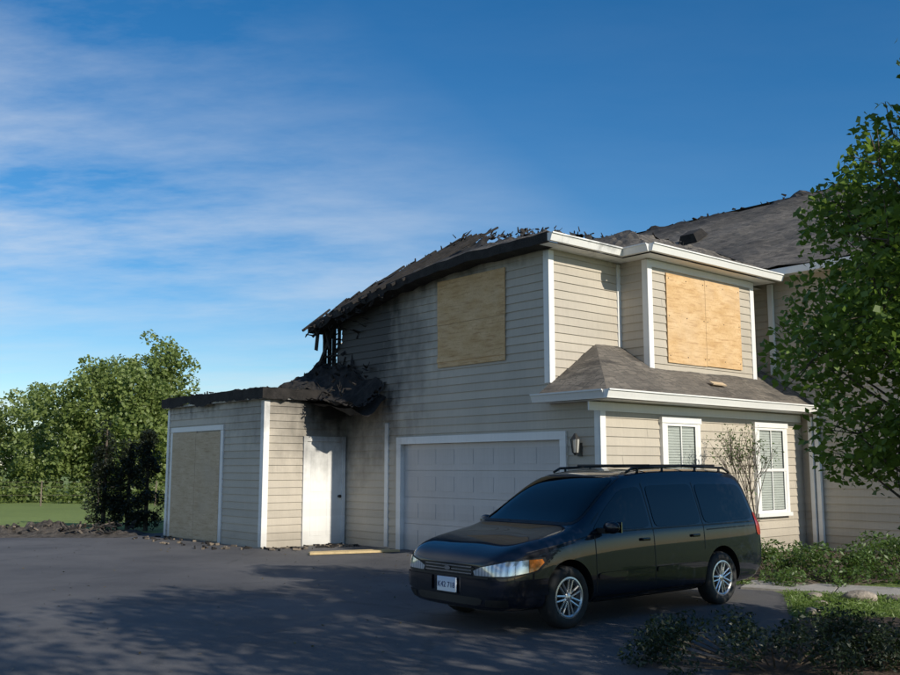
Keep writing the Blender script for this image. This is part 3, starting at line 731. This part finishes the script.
def bush(name,loc,rx,ry,h,mat,N,ls,upb=.3,twigs=True):
    e=empty(name,loc); puffs=[]
    for i in range(max(10,int(rx*ry*40))):
        a=U(0,6.28);q=U(0,1)**.5; x=math.cos(a)*q*rx;y=math.sin(a)*q*ry; z=h*(1-.7*q*q)*U(.45,.95); puffs.append(((x,y,z*.8),U(.12,.24)*min(1,h/.5+.3)))
    B=MB()
    for c,r in puffs: B.cyl((c[0]*.3,c[1]*.3,0),c,.012,.004,barkm,4,False)
    B.build('stems',e); pp=puffpts(puffs,N); pp[:,2]=np.maximum(pp[:,2],.03)
    leafmesh('foliage',pp,ls,mat,e,.4,upb); return e
dkgreen=leafmat('juniper_leaves',(.010,.020,.008),(.024,.042,.016),.08)
mdgreen=leafmat('shrub_leaves',(.04,.08,.018),(.10,.17,.04),.3)
bush('juniper_shrub',(2.65,8.0,0),1.25,.7,.60,dkgreen,7500,.045)
bush('juniper_shrub',(3.9,8.3,0),.8,.5,.46,dkgreen,7500,.045)
bush('leafy_shrub',(5.6,14.1,0),.9,.6,.85,mdgreen,3200,.07)
bush('leafy_shrub',(6.9,14.4,0),1.0,.7,1.0,mdgreen,3200,.07)
bush('leafy_shrub',(5.0,15.3,0),.8,.5,.7,mdgreen,3200,.07)
bush('ground_cover_plants',(5.3,13.4,0),1.3,.45,.28,mdgreen,3000,.06)
bush('ground_cover_plants',(7.5,12.9,0),1.5,.5,.30,mdgreen,3000,.06)
e=empty('young_tree',(5.0,16.1,0)); B=MB(); tips=[]
def rec(p,d,L,r,dep):
    q=p+d*L; B.cyl(p,q,r,r*.7,barkm,5,False)
    if dep==0: tips.append(q); return
    for _ in range(3 if dep>1 else 2):
        nd_=(d+Vector((U(-.6,.6),U(-.6,.6),U(-.1,.5)))*.6).normalized(); rec(q,nd_,L*U(.6,.85),r*.65,dep-1)
    tips.append(q)
for k in range(3): rec(Vector((U(-.1,.1),U(-.1,.1),0)),Vector((U(-.15,.15),U(-.15,.15),1)).normalized(),.72,.016,4)
B.build('branches',e)
tp=np.array([list(q) for q in tips]); tp=np.repeat(tp,3,0)+rng.normal(size=(len(tp)*3,3))*.06
leafmesh('foliage',tp,.045,mdgreen,e)
ev=leafmat('arborvitae_leaves',(.006,.010,.005),(.022,.03,.012),.03)
for (x,y,h,r) in ((-9.05,25.2,2.9,.42),(-8.35,25.0,2.35,.42),(-7.75,24.6,2.6,.40)):
    e=empty('arborvitae_shrub',(x,y,0)); puffs=[]
    for i in range(60):
        z=U(.05,.95)*h; q=r*(1-(z/h)**2)*.9+.05; a=U(0,6.28); puffs.append(((math.cos(a)*q*U(.4,1),math.sin(a)*q*U(.4,1),z),U(.13,.24)))
    B=MB(); B.cyl((0,0,0),(0,0,h*.9),.07,.02,barkm,6); B.build('trunk',e); leafmesh('foliage',puffpts(puffs,3000),.085,ev,e,.4,.6)
dt=leafmat('distant_leaves',(.12,.165,.045),(.22,.28,.085),.35)
puffs=[]
def blob(x,y,R,H,n):
    for i in range(n):
        d=rng.normal(size=3); d/=np.linalg.norm(d); q=rng.uniform(.5,1)
        z=H*.5+d[2]*H*.5*q; puffs.append((np.array([x+d[0]*R*q,y+d[1]*R*q,max(.3,z)]),rng.uniform(.4,.95)))
for i in range(27):
    x=-52+i*1.4+U(-.8,.8); y=50+U(-3,5); blob(x,y,U(1.6,2.6),U(4.8,6.4),28)
for i in range(9): blob(-44+i*2.6+U(-1,1),62+U(-3,3),U(2,3),U(6.0,7.6),26)
for (x,y,R,H) in ((-16.6,52,1.8,9.2),(-14.9,50,1.3,8.3),(-19.3,53,2.0,7.6),(-15.5,47,1.6,7.0),(-18.0,48,1.7,7.0)): blob(x,y,R,H,60)
for i in range(60): blob(14+i*2.0+U(-.8,.8),70+U(-3,5),U(2,3.2),U(6,9),12)
leafmesh('distant_trees',puffpts(puffs,230),.22,dt,None,.7,.2)
puffs=[(np.array([U(-55,-6),U(43.5,46.5),U(.1,.6)]),U(.4,.9)) for _ in range(200)]
leafmesh('hedgerow_undergrowth',puffpts(puffs,220),.22,leafmat('undergrowth_leaves',(.08,.12,.03),(.17,.22,.06),.3))
Fe=MB(); wood=simple('weathered_post',(.16,.13,.10),.9,.3)
for i in range(14):
    x=-34+i*2.4; Fe.cyl((x,40.5,0),(x+U(-.04,.04),40.5,1.05),.035,.03,wood,6)
for z in (.45,.8,1.0): Fe.cyl((-34,40.45,z),(-2.8,40.45,z),.005,.005,wood,4)
Fe.build('wire_fence')
De=MB(); ash=simple('ash_and_debris',(.055,.048,.042),.95,.6,6,bmp=1)
gridsurf(De,(-19,22.4,0),(-7.4,22.2,0),(-7.4,24.0,0),(-19,24.4,0),160,26,ash,lambda p,s,r:p+Vector((0,0,.0+max(-.02,math.sin(math.pi*r)*math.sin(math.pi*min(1,max(0,s)))**.5*(.22+.35*noise.noise(p*1.1)+.22*noise.noise(p*4)+.15*noise.noise(p*11))))))
for i in range(600):
    De.rbox((U(-18.5,-7.8),U(22.5,23.9),U(.02,.26)),(U(.01,.05),U(.02,.09),U(.04,.28)),(U(0,3),U(0,3),U(0,3)),random.choice([ch,ch,ash,ash,wood,M['dark']]),.3)
De.build('burnt_debris_pile')
Sd=MB()
for i in range(110):
    a=U(-3.0,-2.1) if random.random()<.5 else U(-2.2,-.2); b_=U(7,11.5) if a<-2.1 else U(6.3,7.0)
    p=Vector((2.40,15.22,0))+Vector((math.cos(HA)*a-math.sin(HA)*b_,math.sin(HA)*a+math.cos(HA)*b_,.02))
    Sd.rbox(p,(U(.01,.06),U(.02,.06),U(.04,.18)),(1.57+U(-.2,.2),U(-.2,.2),U(0,3)),random.choice([ch,wood,ch]),.3)
Sd.build('scattered_debris')
Pk=MB(); pw=simple('fresh_lumber',(.50,.38,.20),.7,.12,5)
p0=Vector((-2.6,17.9,.03));p1=Vector((-.98,18.55,.03)); d=(p1-p0); ang=math.atan2(d.y,d.x)
Pk.rbox((p0+p1)/2,(d.length,.14,.04),(0,0,ang),pw); Pk.rbox((p0+p1)/2+Vector((-.1,.16,.0)),(d.length*.9,.09,.04),(0,0,ang+.03),pw)
Pk.build('wooden_plank',bevel=.003)
rockm=simple('field_stone',(.28,.24,.20),.85,.3,4,bmp=.5)
for (x,y,r) in ((4.5,12.05,.08),(4.95,11.8,.13),(5.4,11.75,.10),(4.35,11.5,.07),(4.0,10.75,.08),(6.6,13.4,.22)):
    bm=bmesh.new(); bmesh.ops.create_icosphere(bm,subdivisions=3,radius=r)
    for v in bm.verts:
        nn=noise.noise(v.co*5+Vector((x*3,y*3,0)))*.5+noise.noise(v.co*15+Vector((x,y,0)))*.15; v.co*=1+nn; v.co.z*=.6; v.co.x*=1.3
    m=bpy.data.meshes.new('stone'); bm.to_mesh(m); m.materials.append(rockm); m.polygons.foreach_set('use_smooth',[True]*len(m.polygons))
    o=bpy.data.objects.new('landscape_stone',m); S.collection.objects.link(o); o.location=(x,y,r*.3); o.rotation_euler=(0,0,x*5)
pts=np.stack([rng.uniform(3.6,9,22000),rng.uniform(10.4,13.6,22000),rng.uniform(0.01,.05,22000)],axis=1)
dd=(pts[:,0]-4.05)*(-2.15)-(pts[:,1]-13.35)*4.15
dd/=math.hypot(2.15,4.15); keep=(dd>.5)&(pts[:,0]>4.1+(pts[:,1]-12)*.3)
leafmesh('grass_blades',pts[keep],.07,leafmat('grass_blade',(.08,.14,.025),(.16,.24,.05),.3),None,.15,0)
fl=np.stack([rng.uniform(-9,3.5,500),rng.uniform(6,21,500),rng.uniform(.010,.02,500)],axis=1)
leafmesh('fallen_leaves',fl,.04,leafmat('dry_leaf',(.06,.045,.02),(.14,.11,.05),.1),None,.6,3.0)

# ---------------------------------------------------------------- light
EL=math.radians(28); az=Vector((.698,-.716)).normalized()
sd=Vector((az.x*math.cos(EL),az.y*math.cos(EL),math.sin(EL)))
sl=bpy.data.lights.new('sun','SUN'); sl.energy=5.0; sl.angle=math.radians(.5); sl.color=(1,.92,.78)
so=bpy.data.objects.new('sun',sl); S.collection.objects.link(so); so.rotation_euler=sd.to_track_quat('Z','Y').to_euler(); so.location=(10,-10,15)
w=bpy.data.worlds.new('World'); S.world=w; w.use_nodes=True; nt=w.node_tree; bg=nt.nodes['Background']
sk=nd(nt,'ShaderNodeTexSky',sky_type='NISHITA'); sk.sun_disc=False; sk.sun_elevation=EL; sk.sun_rotation=math.atan2(az.x,az.y); sk.air_density=1.0; sk.dust_density=.2; sk.ozone_density=3.5
hs=nd(nt,'ShaderNodeHueSaturation',i_Saturation=1.33,i_Value=1.15,i_Color=sk.outputs[0])
co=coords(nt,'Generated'); sp=nd(nt,'ShaderNodeSeparateXYZ',i_0=co)
zz=math_(nt,'MAXIMUM',math_(nt,'ADD',sp.outputs[2],.12),.05)
cx=math_(nt,'DIVIDE',sp.outputs[0],zz); cy=math_(nt,'DIVIDE',sp.outputs[1],zz)
cv=nd(nt,'ShaderNodeCombineXYZ',i_0=cx,i_1=cy).outputs[0]
rot=nd(nt,'ShaderNodeMapping',i_Vector=cv,i_Rotation=(0,0,.5),i_Scale=(.5,1.0,1)).outputs[0]
n1=noise_(nt,rot,1.2,9,.62); n2=noise_(nt,rot,.45,3)
leftm=ramp(nt,math_(nt,'SUBTRACT',math_(nt,'MULTIPLY',sp.outputs[0],-1.0),math_(nt,'MULTIPLY',sp.outputs[2],1.3)),-.50,.05)
cl=math_(nt,'MULTIPLY',ramp(nt,n1,.38,.72),ramp(nt,n2,.28,.58)); cl=math_(nt,'MULTIPLY',cl,math_(nt,'ADD',math_(nt,'MULTIPLY',leftm,1.25),.06))
cl=math_(nt,'MINIMUM',cl,.9)
c=mix(nt,cl,hs.outputs[0],C(7.2,7.7,8.3)); nt.links.new(c,bg.inputs[0]); bg.inputs[1].default_value=.102

cam=bpy.data.cameras.new('camera'); co_=bpy.data.objects.new('camera',cam); S.collection.objects.link(co_); S.camera=co_
co_.location=(0,0,1.6); co_.rotation_euler=(math.radians(97.8),0,0); cam.sensor_width=36; cam.lens=38; cam.clip_end=3000; cam.clip_start=.1
